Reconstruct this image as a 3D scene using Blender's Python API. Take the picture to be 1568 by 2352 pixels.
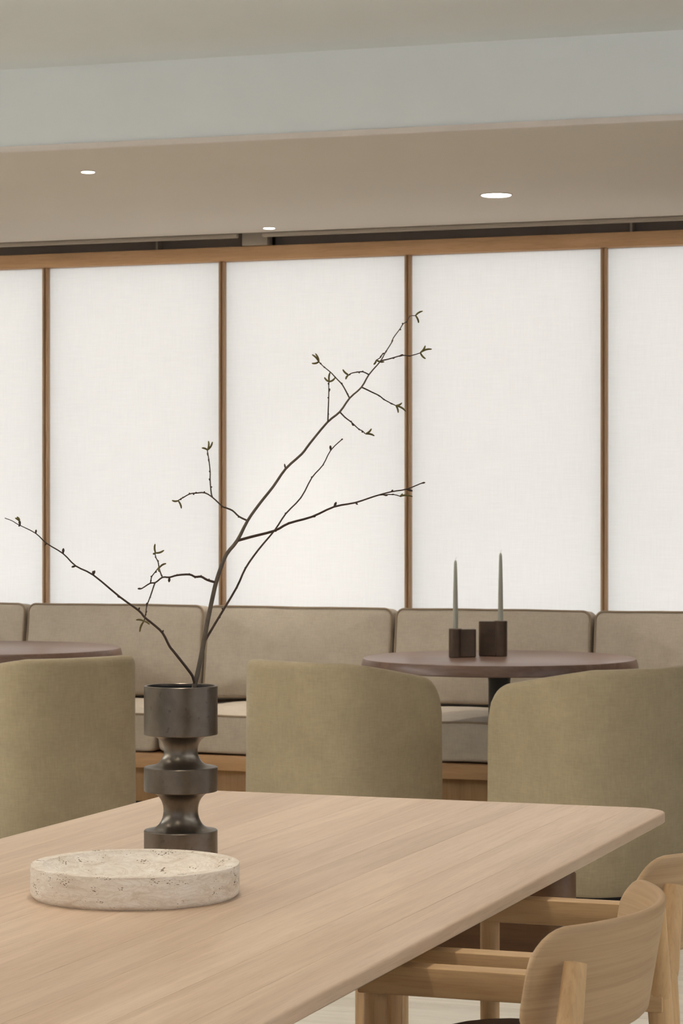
import bpy, bmesh, math, random
from mathutils import Vector, Matrix, noise as mnoise

for _o in list(bpy.data.objects):
    bpy.data.objects.remove(_o, do_unlink=True)
scene = bpy.context.scene
COL = scene.collection
random.seed(11)
R = math.radians

# ------------------------------------------------------------------ camera
cam_data = bpy.data.cameras.new('camera')
cam_data.sensor_fit = 'VERTICAL'
cam_data.sensor_height = 36.0
cam_data.lens = 36.0 * 5780.0 / 2352.0
cam_data.clip_start = 0.05
cam_data.clip_end = 100
cam_data.dof.use_dof = True
cam_data.dof.focus_distance = 4.3
cam_data.dof.aperture_fstop = 28.0
cam = bpy.data.objects.new('camera', cam_data)
cam.location = (0, 0, 1.36)
cam.rotation_euler = (R(90), 0, R(19.6))
COL.objects.link(cam)
scene.camera = cam

# ------------------------------------------------------------------ view, world, lights
vs = scene.view_settings
vs.view_transform = 'Standard'
vs.look = 'None'
vs.gamma = 1.0
vs.use_curve_mapping = False
vs.exposure = 0.0

world = bpy.data.worlds.new('world')
scene.world = world
world.use_nodes = True
bg = world.node_tree.nodes['Background']
bg.inputs[0].default_value = (0.80, 0.86, 1.0, 1)
bg.inputs[1].default_value = 0.6

def area_light(name, loc, rot, sx, sy, power, color):
    d = bpy.data.lights.new(name, 'AREA')
    d.shape = 'RECTANGLE'; d.size = sx; d.size_y = sy
    d.energy = power; d.color = color
    o = bpy.data.objects.new(name, d)
    o.location = loc; o.rotation_euler = rot
    COL.objects.link(o)
    return o

DAYLIGHT = 27.0      # daylight through the windows behind the camera
SIDE_DAYLIGHT = 9.0 # daylight through the windows in the right-hand wall
area_light('daylight_rear', (-2.6, -2.9, 1.45), (R(90), 0, 0), 8.6, 2.3, DAYLIGHT, (0.97, 0.99, 1.0))
area_light('daylight_right', (3.9, 3.6, 1.45), (R(90), 0, R(90)), 7.0, 2.3, SIDE_DAYLIGHT, (0.96, 0.97, 1.0))
CEILING_FILL_POWER = 540.0            # unseen uplights added along the side walls to brighten the ceiling
area_light('ceiling_fill_left', (-9.75, 3.2, 2.45), (R(180), R(32), 0), 0.18, 9.4, CEILING_FILL_POWER*1.55, (0.95, 0.975, 1.0))
area_light('ceiling_fill_right', (3.75, 3.2, 2.74), (R(180), R(-32), 0), 0.18, 9.4, CEILING_FILL_POWER*0.42, (0.95, 0.975, 1.0))
DOWNLIGHT_POWER = 55.0      # dining area, upper ceiling
SOFFIT_POWER = 46.0         # downlights in the lower ceiling
PANEL_STRENGTH = 0.775       # boards behind the cloth panels

# ------------------------------------------------------------------ helpers
def link(name, me, mat=None, parent=None, smooth=True):
    o = bpy.data.objects.new(name, me)
    COL.objects.link(o)
    if mat is not None and not me.materials:
        me.materials.append(mat)
    if parent is not None:
        o.parent = parent
    return o

def obj(name, bm, mat=None, parent=None, smooth=True, angle=35):
    bmesh.ops.recalc_face_normals(bm, faces=bm.faces[:])
    if smooth:
        for f in bm.faces: f.smooth = True
        for e in bm.edges:
            if len(e.link_faces) == 2 and e.calc_face_angle(0) > R(angle):
                e.smooth = False
    me = bpy.data.meshes.new(name)
    bm.to_mesh(me); bm.free()
    return link(name, me, mat, parent)

def tag(o, label, cat, group=None):
    o['label'] = label; o['category'] = cat
    if group: o['group'] = group
    return o

def thing(name, label, cat, loc=(0, 0, 0), rotz=0.0, group=None):
    o = bpy.data.objects.new(name, None)
    o.empty_display_size = 0.1
    COL.objects.link(o)
    o.location = loc; o.rotation_euler = (0, 0, rotz)
    return tag(o, label, cat, group)

def struct(name, bm, mat, label=None, smooth=False):
    o = obj(name, bm, mat, None, smooth)
    o['kind'] = 'structure'
    if label: o['label'] = label
    return o

def box(bm, x0, x1, y0, y1, z0, z1, bevel=0.0, seg=2):
    M = Matrix.Translation(((x0+x1)/2, (y0+y1)/2, (z0+z1)/2)) @ Matrix.Diagonal((abs(x1-x0), abs(y1-y0), abs(z1-z0), 1))
    r = bmesh.ops.create_cube(bm, size=1.0, matrix=M)
    if bevel > 0:
        es = list({e for v in r['verts'] for e in v.link_edges})
        bmesh.ops.bevel(bm, geom=es, offset=bevel, segments=seg, profile=0.5, affect='EDGES')
    return bm

def nb(): return bmesh.new()

def lathe(bm, prof, seg=64, center=(0, 0)):
    rings = []
    for r, z in prof:
        if r < 1e-6:
            rings.append([bm.verts.new((center[0], center[1], z))])
        else:
            rings.append([bm.verts.new((center[0]+r*math.cos(2*math.pi*k/seg), center[1]+r*math.sin(2*math.pi*k/seg), z)) for k in range(seg)])
    for a, b in zip(rings, rings[1:]):
        for k in range(seg):
            k2 = (k+1) % seg
            if len(a) == 1 and len(b) == 1: continue
            if len(a) == 1: bm.faces.new((a[0], b[k], b[k2]))
            elif len(b) == 1: bm.faces.new((a[k], a[k2], b[0]))
            else: bm.faces.new((a[k], a[k2], b[k2], b[k]))
    return bm

def tube(bm, pts, radii, seg=8, caps=True, closed=False):
    pts = [Vector(p) for p in pts]
    n = len(pts)
    rings = []
    up = None
    for i, p in enumerate(pts):
        if closed: d = (pts[(i+1) % n]-pts[i-1])
        else: d = (pts[min(i+1, n-1)]-pts[max(i-1, 0)])
        d.normalize()
        if up is None:
            up = Vector((0, 0, 1)) if abs(d.z) < 0.9 else Vector((1, 0, 0))
        a = d.cross(up)
        if a.length < 1e-6: a = d.orthogonal()
        a.normalize(); b = d.cross(a).normalized(); up = -b if False else b.cross(d) * 0 + a.cross(d)
        r = radii[i] if isinstance(radii, (list, tuple)) else radii
        rings.append([bm.verts.new(p + a*(r*math.cos(2*math.pi*k/seg)) + b*(r*math.sin(2*math.pi*k/seg))) for k in range(seg)])
    pairs = list(zip(rings, rings[1:]))
    if closed: pairs.append((rings[-1], rings[0]))
    for A, B in pairs:
        for k in range(seg):
            bm.faces.new((A[k], A[(k+1) % seg], B[(k+1) % seg], B[k]))
    if caps and not closed:
        bm.faces.new(rings[0]); bm.faces.new(rings[-1])
    return bm

def smooth_path(pts, rad, sub=4):
    """Catmull-Rom through the points."""
    P = [Vector(p) for p in pts]; out = []; rr = []
    n = len(P)
    for i in range(n-1):
        p0 = P[max(i-1, 0)]; p1 = P[i]; p2 = P[i+1]; p3 = P[min(i+2, n-1)]
        for k in range(sub):
            t = k/sub
            out.append(0.5*((2*p1)+(p2-p0)*t+(2*p0-5*p1+4*p2-p3)*t*t+(3*p1-p0-3*p2+p3)*t**3))
            rr.append(rad[i]*(1-t)+rad[i+1]*t)
    out.append(P[-1]); rr.append(rad[-1])
    return out, rr

def rrect(w, h, r, n=6):
    """closed loop of a rounded rectangle, centred."""
    out = []
    for cx, cy, a0 in ((w/2-r, h/2-r, 0), (-w/2+r, h/2-r, 90), (-w/2+r, -h/2+r, 180), (w/2-r, -h/2+r, 270)):
        for k in range(n+1):
            a = R(a0+90*k/n)
            out.append((cx+r*math.cos(a), cy+r*math.sin(a)))
    return out

def dense_loop(loop, step):
    out = []
    n = len(loop)
    for i in range(n):
        a, b = loop[i], loop[(i+1) % n]
        d = math.dist(a, b); m = max(1, int(d/step))
        for k in range(m):
            t = k/m
            out.append((a[0]+(b[0]-a[0])*t, a[1]+(b[1]-a[1])*t))
    return out

def pillow(w, h, d, corner, edge, bulge_f, bulge_b=0.0, wobble=0.0, seed=0):
    """upholstered slab: outline w x h, thickness d along +z (front = +z), soft edges and crowned faces."""
    bm = nb()
    base = dense_loop(rrect(w, h, corner, 5), 0.06)
    rings = []
    def ring(inset, z):
        sx = (w-2*inset)/w; sy = (h-2*inset)/h
        return [(x*sx, y*sy, z) for x, y in base]
    L = []
    for k in (0.15, 0.4, 0.62, 0.8, 0.92):
        bz = -d/2-bulge_b*(1-k**2)
        L.append([(x*k*(w-2*edge)/w, y*k*(h-2*edge)/h, bz) for x, y in base])
    for a in (0, 30, 60, 90):
        L.append(ring(edge*(1-math.sin(R(a))), -d/2+edge*(1-math.cos(R(a)))))
    L.append(ring(-0.004, 0))
    for a in (90, 60, 30, 0):
        L.append(ring(edge*(1-math.sin(R(a))), d/2-edge*(1-math.cos(R(a)))))
    for k in (0.92, 0.8, 0.62, 0.4, 0.15):
        bz = d/2+bulge_f*(1-k**2)
        L.append([(x*k*(w-2*edge)/w, y*k*(h-2*edge)/h, bz) for x, y in base])
    for ringpts in L:
        vs_ = []
        for p in ringpts:
            v = Vector(p)
            if wobble:
                v.z += wobble*mnoise.noise(Vector((p[0]*5+seed*7.3, p[1]*5, seed)))
                v.y += 0.6*wobble*mnoise.noise(Vector((p[0]*4+seed*3.1, 4.2, p[2]*6)))
            vs_.append(bm.verts.new(v))
        rings.append(vs_)
    for A, B in zip(rings, rings[1:]):
        n = len(A)
        for k in range(n):
            bm.faces.new((A[k], A[(k+1) % n], B[(k+1) % n], B[k]))
    bm.faces.new(rings[0]); bm.faces.new(rings[-1])
    return bm

def piping_loop(w, h, d, corner, edge, rad, z, wobble=0.0, seed=0, seg=6):
    bm = nb()
    pts = []
    for x, y in dense_loop(rrect(w-edge*0.5, h-edge*0.5, corner, 5), 0.06):
        v = Vector((x, y, z))
        if wobble:
            v.z += wobble*mnoise.noise(Vector((x*5+seed*7.3, y*5, seed)))
            v.y += 0.6*wobble*mnoise.noise(Vector((x*4+seed*3.1, 4.2, z*6)))
        pts.append(v)
    tube(bm, pts, rad, seg, closed=True)
    return bm

# ------------------------------------------------------------------ materials
def new_mat(name):
    m = bpy.data.materials.new(name)
    m.use_nodes = True
    nt = m.node_tree
    return m, nt, nt.nodes['Principled BSDF']

def N(nt, kind, **kw):
    n = nt.nodes.new(kind)
    for k, v in kw.items():
        if k in n.inputs: n.inputs[k].default_value = v
        else: setattr(n, k, v)
    return n

def srgb(r, g, b):
    f = lambda c: (c/255/12.92 if c/255 <= 0.04045 else ((c/255+0.055)/1.055)**2.4)
    return (f(r), f(g), f(b), 1)

def mix_rgb(nt, a, b, fac, mode='MIX'):
    m = nt.nodes.new('ShaderNodeMix'); m.data_type = 'RGBA'; m.blend_type = mode
    for i, v in ((6, a), (7, b)):
        if hasattr(v, 'is_linked'): nt.links.new(v, m.inputs[i])
        else: m.inputs[i].default_value = v
    if hasattr(fac, 'is_linked'): nt.links.new(fac, m.inputs[0])
    else: m.inputs[0].default_value = fac
    return m.outputs[2]

def mapped(nt, scale, coord='Object', rot=(0, 0, 0)):
    tc = nt.nodes.new('ShaderNodeTexCoord')
    mp = nt.nodes.new('ShaderNodeMapping')
    mp.inputs['Scale'].default_value = scale
    mp.inputs['Rotation'].default_value = rot
    nt.links.new(tc.outputs[coord], mp.inputs[0])
    return mp.outputs[0]

def ramp(nt, fac, stops):
    r = nt.nodes.new('ShaderNodeValToRGB')
    els = r.color_ramp.elements
    while len(els) < len(stops): els.new(0.5)
    for e, (p, c) in zip(els, stops):
        e.position = p; e.color = c
    nt.links.new(fac, r.inputs[0])
    return r.outputs[0]

def wood(name, light, dark, axis='Y', rough=0.5, fine=1.0, vary=0.10, bump=0.06, spread=1.0, thin=1.0, dist=1.0, veneer=False):
    m, nt, b = new_mat(name)
    lo, hi = 1.4*fine, 26.0*fine*thin
    sc = {'X': (lo, hi, hi), 'Y': (hi, lo, hi), 'Z': (hi, hi, lo)}[axis]
    if veneer: sc = (0.0, sc[1], sc[2])
    oi = nt.nodes.new('ShaderNodeObjectInfo')
    tc = nt.nodes.new('ShaderNodeTexCoord')
    off = nt.nodes.new('ShaderNodeVectorMath'); off.operation = 'MULTIPLY_ADD'
    comb = nt.nodes.new('ShaderNodeCombineXYZ')
    for i in range(3): nt.links.new(oi.outputs['Random'], comb.inputs[i])
    nt.links.new(comb.outputs[0], off.inputs[0]); off.inputs[1].default_value = (7.0, 5.0, 3.0)
    nt.links.new(tc.outputs['Object'], off.inputs[2])
    mp = nt.nodes.new('ShaderNodeMapping'); mp.inputs['Scale'].default_value = sc
    nt.links.new(off.outputs[0], mp.inputs[0])
    n1 = N(nt, 'ShaderNodeTexNoise', Scale=1.0, Detail=6.0, Roughness=0.6, Distortion=0.6*dist)
    nt.links.new(mp.outputs[0], n1.inputs['Vector'])
    mp2 = nt.nodes.new('ShaderNodeMapping'); mp2.inputs['Scale'].default_value = tuple(v*(0.28 if v > 5 else 0.45) for v in sc)
    nt.links.new(off.outputs[0], mp2.inputs[0])
    n2 = N(nt, 'ShaderNodeTexNoise', Scale=1.0, Detail=3.0, Roughness=0.5, Distortion=1.2*dist)
    nt.links.new(mp2.outputs[0], n2.inputs['Vector'])
    # growth rings: contour lines of the slow noise
    mul = N(nt, 'ShaderNodeMath', operation='MULTIPLY'); nt.links.new(n2.outputs[0], mul.inputs[0]); mul.inputs[1].default_value = 26.0
    sn = N(nt, 'ShaderNodeMath', operation='SINE'); nt.links.new(mul.outputs[0], sn.inputs[0])
    mid = tuple((a+c)/2 for a, c in zip(light, dark))
    c1 = ramp(nt, n1.outputs[0], [(0.5-0.22*spread, dark), (0.5, mid), (0.5+0.2*spread, light)])
    c2 = ramp(nt, n2.outputs[0], [(0.3, tuple(v*0.9 for v in mid[:3])+(1,)), (0.7, light)])
    c = mix_rgb(nt, c1, c2, 0.45)
    rg = ramp(nt, sn.outputs[0], [(0.0, (0.90, 0.88, 0.86, 1)), (0.45, (1, 1, 1, 1))])
    c = mix_rgb(nt, c, rg, 0.55, 'MULTIPLY')
    # fine pores
    mp3 = nt.nodes.new('ShaderNodeMapping'); mp3.inputs['Scale'].default_value = tuple(v*(9 if v > 5 else 9) for v in sc)
    nt.links.new(off.outputs[0], mp3.inputs[0])
    n3 = N(nt, 'ShaderNodeTexNoise', Scale=1.0, Detail=2.0, Roughness=0.6)
    nt.links.new(mp3.outputs[0], n3.inputs['Vector'])
    c = mix_rgb(nt, c, ramp(nt, n3.outputs[0], [(0.30, (0.80, 0.76, 0.72, 1)), (0.5, (1, 1, 1, 1))]), 0.5, 'MULTIPLY')
    # board to board tone
    tone = ramp(nt, oi.outputs['Random'], [(0.0, (1-vary, 1-vary*1.05, 1-vary*1.1, 1)), (1.0, (1+vary*0.45,)*3+(1,))])
    c = mix_rgb(nt, c, tone, 1.0, 'MULTIPLY')
    nt.links.new(c, b.inputs['Base Color'])
    b.inputs['Roughness'].default_value = rough
    b.inputs['Specular IOR Level'].default_value = 0.35
    bp = N(nt, 'ShaderNodeBump', Strength=bump, Distance=0.002)
    nt.links.new(n1.outputs[0], bp.inputs['Height']); nt.links.new(bp.outputs[0], b.inputs['Normal'])
    return m

def fabric(name, col, contrast=0.16, scale=1.0, rough=0.95, bump=0.12):
    m, nt, b = new_mat(name)
    cols = []
    heights = []
    for sc in ((30*scale, 30*scale, 230*scale), (230*scale, 230*scale, 30*scale)):
        n = N(nt, 'ShaderNodeTexNoise', Scale=1.0, Detail=3.0, Roughness=0.65)
        nt.links.new(mapped(nt, sc), n.inputs['Vector'])
        heights.append(n.outputs[0])
    add = N(nt, 'ShaderNodeMath', operation='ADD')
    nt.links.new(heights[0], add.inputs[0]); nt.links.new(heights[1], add.inputs[1])
    hf = N(nt, 'ShaderNodeMath', operation='MULTIPLY'); nt.links.new(add.outputs[0], hf.inputs[0]); hf.inputs[1].default_value = 0.5
    lo = tuple(v*(1-contrast) for v in col[:3])+(1,); hi = tuple(v*(1+contrast) for v in col[:3])+(1,)
    c = ramp(nt, hf.outputs[0], [(0.33, lo), (0.5, col), (0.67, hi)])
    big = N(nt, 'ShaderNodeTexNoise', Scale=9.0, Detail=4.0, Roughness=0.6)
    nt.links.new(mapped(nt, (1, 1, 1)), big.inputs['Vector'])
    c = mix_rgb(nt, c, ramp(nt, big.outputs[0], [(0.35, (0.93, 0.92, 0.90, 1)), (0.65, (1.05, 1.05, 1.04, 1))]), 0.8, 'MULTIPLY')
    nt.links.new(c, b.inputs['Base Color'])
    b.inputs['Roughness'].default_value = rough
    b.inputs['Specular IOR Level'].default_value = 0.15
    b.inputs['Sheen Weight'].default_value = 0.15
    b.inputs['Sheen Roughness'].default_value = 0.5
    bp = N(nt, 'ShaderNodeBump', Strength=bump, Distance=0.002)
    nt.links.new(hf.outputs[0], bp.inputs['Height']); nt.links.new(bp.outputs[0], b.inputs['Normal'])
    return m

def plain(name, col, rough=0.6, metal=0.0, var=0.05, vscale=6.0, spec=0.4):
    m, nt, b = new_mat(name)
    n = N(nt, 'ShaderNodeTexNoise', Scale=vscale, Detail=4.0, Roughness=0.6)
    nt.links.new(mapped(nt, (1, 1, 1)), n.inputs['Vector'])
    c = ramp(nt, n.outputs[0], [(0.3, tuple(v*(1-var) for v in col[:3])+(1,)), (0.7, tuple(v*(1+var) for v in col[:3])+(1,))])
    nt.links.new(c, b.inputs['Base Color'])
    b.inputs['Roughness'].default_value = rough
    b.inputs['Metallic'].default_value = metal
    b.inputs['Specular IOR Level'].default_value = spec
    return m

def glow(name, col, strength):
    m, nt, b = new_mat(name)
    b.inputs['Base Color'].default_value = col
    b.inputs['Emission Color'].default_value = col
    b.inputs['Emission Strength'].default_value = strength
    n = N(nt, 'ShaderNodeTexNoise', Scale=40.0)
    rr = N(nt, 'ShaderNodeMapRange'); nt.links.new(n.outputs[0], rr.inputs[0]); rr.inputs[3].default_value = 0.35; rr.inputs[4].default_value = 0.45
    nt.links.new(rr.outputs[0], b.inputs['Roughness'])
    return m

OAK_L, OAK_D = srgb(214, 186, 154), srgb(180, 149, 117)
M = {}
M['oak_top'] = wood('oak_tabletop', srgb(221, 194, 166), srgb(193, 163, 134), 'Y', 0.42, 1.0, 0.09, spread=1.0, thin=1.7, dist=0.5)
M['oak_x'] = wood('oak_grain_across', srgb(219, 181, 131), srgb(186, 145, 98), 'X', 0.5, 1.3, 0.05)
M['oak_z'] = wood('oak_grain_upright', srgb(219, 181, 131), srgb(186, 145, 98), 'Z', 0.5, 1.3, 0.05)
M['oak_ply'] = wood('oak_veneer', srgb(198, 165, 124), srgb(164, 131, 93), 'Y', 0.5, 1.0, 0.03, thin=5.0, dist=0.15, veneer=True)
M['oak_dark'] = wood('smoked_oak', srgb(128, 94, 64), srgb(88, 60, 38), 'X', 0.5, 1.0, 0.04)
M['oak_floor'] = wood('pale_floor_board', srgb(219, 211, 197), srgb(197, 187, 171), 'X', 0.55, 0.8, 0.05, spread=1.2)
M['timber'] = wood('warm_timber_frame', srgb(222, 180, 136), srgb(194, 152, 110), 'X', 0.5, 1.0, 0.04)
M['timber_z'] = wood('warm_timber_post', srgb(202, 168, 132), srgb(172, 138, 104), 'Z', 0.5, 1.0, 0.04)
M['bench'] = wood('bench_oak', srgb(190, 150, 106), srgb(152, 114, 76), 'X', 0.5, 1.0, 0.04)
M['bench_z'] = wood('bench_oak_upright', srgb(170, 132, 88), srgb(126, 92, 56), 'Z', 0.5, 0.7, 0.04)
M['walnut'] = wood('dark_walnut', srgb(122, 97, 83), srgb(84, 62, 51), 'X', 0.33, 1.0, 0.05)
M['lounge'] = fabric('olive_beige_bouclé'.replace('é', 'e'), srgb(166, 150, 121), 0.10, 0.8)
M['sofa'] = fabric('taupe_linen', srgb(177, 165, 149), 0.08, 0.7)
M['piping'] = fabric('brown_piping', srgb(142, 125, 105), 0.1, 1.0)
M['plaster'] = plain('white_plaster', srgb(236, 240, 241), 0.9, 0, 0.015, 1.5, 0.1)
M['plaster_soffit'] = plain('warm_plaster', srgb(222, 214, 203), 0.9, 0, 0.015, 1.2, 0.1)
M['plaster_trim'] = plain('pale_metal_bead', srgb(226, 216, 208), 0.6, 0, 0.05, 3, 0.2)
M['wall'] = plain('wall_paint', srgb(158, 146, 130), 0.9, 0, 0.02, 1.5, 0.1)
M['black'] = plain('black_lacquer', srgb(26, 23, 21), 0.45, 0, 0.1, 8)
M['slot'] = plain('dark_duct', srgb(150, 138, 126), 0.8, 0, 0.1, 4, 0.1)
M['slot_frame'] = plain('grey_brown_metal', srgb(176, 165, 151), 0.6, 0, 0.04, 4, 0.2)
M['candle'] = plain('sage_wax', srgb(172, 172, 158), 0.5, 0, 0.03, 10)
M['wick'] = plain('cotton_wick', srgb(214, 208, 198), 0.9, 0, 0.05, 50)
M['holder'] = plain('dark_bronze', srgb(84, 68, 55), 0.42, 0.45, 0.18, 14)
M['leather'] = plain('dark_brown_leather', srgb(72, 54, 46), 0.45, 0, 0.12, 20)
M['lamp'] = glow('downlight_lens', (1.0, 0.97, 0.92, 1), 6.0)
M['lamp'].cycles.emission_sampling = 'NONE'   # the lamps behind the lenses do the lighting
M['lamp_rim'] = plain('downlight_rim', srgb(196, 186, 172), 0.6, 0, 0.02, 5)
M['board'] = glow('led_board', (1.0, 0.985, 0.965, 1), PANEL_STRENGTH)
M['frame_dark'] = plain('dark_window_frame', srgb(70, 62, 54), 0.5, 0, 0.05, 5)

def cloth_mat():
    m, nt, b = new_mat('white_panel_cloth')
    out = nt.nodes['Material Output']
    hs = []
    for sc in ((8, 8, 260), (260, 260, 8)):
        n = N(nt, 'ShaderNodeTexNoise', Scale=1.0, Detail=3.0, Roughness=0.6)
        nt.links.new(mapped(nt, sc), n.inputs['Vector']); hs.append(n.outputs[0])
    add = N(nt, 'ShaderNodeMath', operation='ADD'); nt.links.new(hs[0], add.inputs[0]); nt.links.new(hs[1], add.inputs[1])
    hf = N(nt, 'ShaderNodeMath', operation='MULTIPLY'); nt.links.new(add.outputs[0], hf.inputs[0]); hf.inputs[1].default_value = 0.5
    c = ramp(nt, hf.outputs[0], [(0.36, (0.89, 0.89, 0.89, 1)), (0.64, (0.94, 0.94, 0.94, 1))])
    tr = nt.nodes.new('ShaderNodeBsdfTranslucent')
    nt.links.new(c, tr.inputs[0])
    nt.links.new(c, b.inputs['Base Color']); b.inputs['Roughness'].default_value = 0.95
    b.inputs['Specular IOR Level'].default_value = 0.05
    mx = nt.nodes.new('ShaderNodeMixShader'); mx.inputs[0].default_value = 0.80
    nt.links.new(b.outputs[0], mx.inputs[1]); nt.links.new(tr.outputs[0], mx.inputs[2])
    nt.links.new(mx.outputs[0], out.inputs[0])
    return m
M['cloth'] = cloth_mat()

def stone_mat():
    m, nt, b = new_mat('travertine')
    v1 = mapped(nt, (14, 14, 60))
    n1 = N(nt, 'ShaderNodeTexNoise', Scale=1.0, Detail=6.0, Roughness=0.65, Distortion=0.7); nt.links.new(v1, n1.inputs['Vector'])
    c = ramp(nt, n1.outputs[0], [(0.28, srgb(212, 194, 172)), (0.48, srgb(232, 219, 202)), (0.7, srgb(242, 233, 220))])
    n4 = N(nt, 'ShaderNodeTexNoise', Scale=1.0, Detail=5.0, Roughness=0.7, Distortion=1.5); nt.links.new(mapped(nt, (22, 22, 70)), n4.inputs['Vector'])
    c = mix_rgb(nt, c, ramp(nt, n4.outputs[0], [(0.44, (1, 1, 1, 1)), (0.5, (0.82, 0.77, 0.72, 1)), (0.56, (1, 1, 1, 1))]), 0.7, 'MULTIPLY')
    # pits: sparse holes in streaks
    vo = N(nt, 'ShaderNodeTexVoronoi', Scale=1.0); nt.links.new(mapped(nt, (190, 190, 420)), vo.inputs['Vector'])
    n2 = N(nt, 'ShaderNodeTexNoise', Scale=1.0, Detail=2.0); nt.links.new(mapped(nt, (30, 30, 60)), n2.inputs['Vector'])
    thr = N(nt, 'ShaderNodeMapRange'); nt.links.new(n2.outputs[0], thr.inputs[0])
    thr.inputs[1].default_value = 0.52; thr.inputs[2].default_value = 0.72; thr.inputs[3].default_value = 0.0; thr.inputs[4].default_value = 0.5
    lt = N(nt, 'ShaderNodeMath', operation='LESS_THAN'); nt.links.new(vo.outputs['Distance'], lt.inputs[0]); nt.links.new(thr.outputs[0], lt.inputs[1])
    c = mix_rgb(nt, c, srgb(140, 121, 101), lt.outputs[0])
    nt.links.new(c, b.inputs['Base Color'])
    b.inputs['Roughness'].default_value = 0.6; b.inputs['Specular IOR Level'].default_value = 0.3
    inv = N(nt, 'ShaderNodeMath', operation='SUBTRACT'); inv.inputs[0].default_value = 1.0; nt.links.new(lt.outputs[0], inv.inputs[1])
    bp = N(nt, 'ShaderNodeBump', Strength=0.5, Distance=0.002); nt.links.new(inv.outputs[0], bp.inputs['Height']); nt.links.new(bp.outputs[0], b.inputs['Normal'])
    return m
M['stone'] = stone_mat()

def bronze_mat():
    m, nt, b = new_mat('patinated_bronze')
    n1 = N(nt, 'ShaderNodeTexNoise', Scale=14.0, Detail=5.0, Roughness=0.6, Distortion=0.4); nt.links.new(mapped(nt, (1, 1, 0.7)), n1.inputs['Vector'])
    c = ramp(nt, n1.outputs[0], [(0.3, srgb(88, 80, 71)), (0.55, srgb(114, 104, 92)), (0.75, srgb(130, 124, 120))])
    sp = N(nt, 'ShaderNodeTexNoise', Scale=70.0, Detail=2.0); nt.links.new(mapped(nt, (1, 1, 1)), sp.inputs['Vector'])
    c = mix_rgb(nt, c, ramp(nt, sp.outputs[0], [(0.26, (0.6, 0.6, 0.6, 1)), (0.34, (1, 1, 1, 1))]), 0.8, 'MULTIPLY')
    nt.links.new(c, b.inputs['Base Color'])
    b.inputs['Metallic'].default_value = 0.85
    r = N(nt, 'ShaderNodeMapRange'); nt.links.new(n1.outputs[0], r.inputs[0]); r.inputs[3].default_value = 0.27; r.inputs[4].default_value = 0.42
    nt.links.new(r.outputs[0], b.inputs['Roughness'])
    return m
M['bronze'] = bronze_mat()
M['bark'] = plain('grey_brown_bark', srgb(98, 87, 75), 0.8, 0, 0.2, 60, 0.2)
M['twig'] = plain('dark_twig_bark', srgb(74, 61, 52), 0.8, 0, 0.2, 80, 0.2)
M['catkin'] = plain('olive_catkin', srgb(104, 94, 58), 0.8, 0, 0.25, 200, 0.2)

# ------------------------------------------------------------------ the room
X0, X1, Y0, Y1 = -10.0, 4.0, -3.0, 11.30
ZC, ZS = 2.97, 2.67                      # upper ceiling, lower ceiling
def beam_y(x): return 8.26 + (x+2.99)*0.032   # front edge of the lower ceiling runs a touch off square

bm = nb(); box(bm, X0-0.2, X1+0.2, Y0-0.2, Y1+0.2, -0.12, -0.004)
floor = struct('floor', bm, M['oak_floor'], 'pale oak board floor')
# boards of the floor where the photograph shows it
row_h, k = 0.19, 0
y = 3.6
plank_meshes = {}
while y < 10.25:
    x = -5.6 - random.random()*1.6
    while x < 1.4:
        L = random.choice((1.4, 1.8, 2.2))
        if L not in plank_meshes:
            b_ = nb(); box(b_, 0.001, L-0.001, 0.001, row_h-0.001, -0.006, 0.0, 0.0007, 1)
            me = bpy.data.meshes.new('plank'); b_.to_mesh(me); b_.free(); me.materials.append(M['oak_floor']); plank_meshes[L] = me
        p = bpy.data.objects.new('plank', plank_meshes[L]); COL.objects.link(p)
        p.location = (x, y, 0); p.parent = floor
        x += L
    y += row_h

bm = nb(); box(bm, X0-0.2, X1+0.2, Y1, Y1+0.15, -0.004, 3.2); struct('wall_back', bm, M['wall'])
bm = nb(); box(bm, X0-0.15, X0, Y0-0.15, Y1, -0.004, 3.2); struct('wall_left', bm, M['wall'])
# rear and right walls with window openings
bm = nb()
for a in ((X0, -6.95, 0, 3.2), (1.75, X1, 0, 3.2), (-6.95, 1.75, 0, 0.28), (-6.95, 1.75, 2.62, 3.2)):
    box(bm, a[0], a[1], Y0-0.15, Y0, a[2]-0.004, a[3])
struct('wall_rear', bm, M['wall'])
bm = nb()
for a in ((Y0-0.15, 0.05, 0, 3.2), (7.15, Y1, 0, 3.2), (0.05, 7.15, 0, 0.28), (0.05, 7.15, 2.62, 3.2)):
    box(bm, X1, X1+0.15, a[0], a[1], a[2]-0.004, a[3])
struct('wall_right', bm, M['wall'])
bm = nb()
box(bm, -6.95, 1.75, Y0-0.12, Y0-0.04, 0.276, 0.32); box(bm, -6.95, 1.75, Y0-0.12, Y0-0.04, 2.58, 2.62)
for i in range(7):
    xx = -6.95 + i*(8.70-0.05)/6
    box(bm, xx, xx+0.05, Y0-0.12, Y0-0.04, 0.32, 2.58)
struct('window_1', bm, M['frame_dark'])
bm = nb()
box(bm, X1+0.04, X1+0.12, 0.05, 7.15, 0.276, 0.32); box(bm, X1+0.04, X1+0.12, 0.05, 7.15, 2.58, 2.62)
for i in range(6):
    yy = 0.05 + i*(7.10-0.05)/5
    box(bm, X1+0.04, X1+0.12, yy, yy+0.05, 0.32, 2.58)
struct('window_2', bm, M['frame_dark'])

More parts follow.
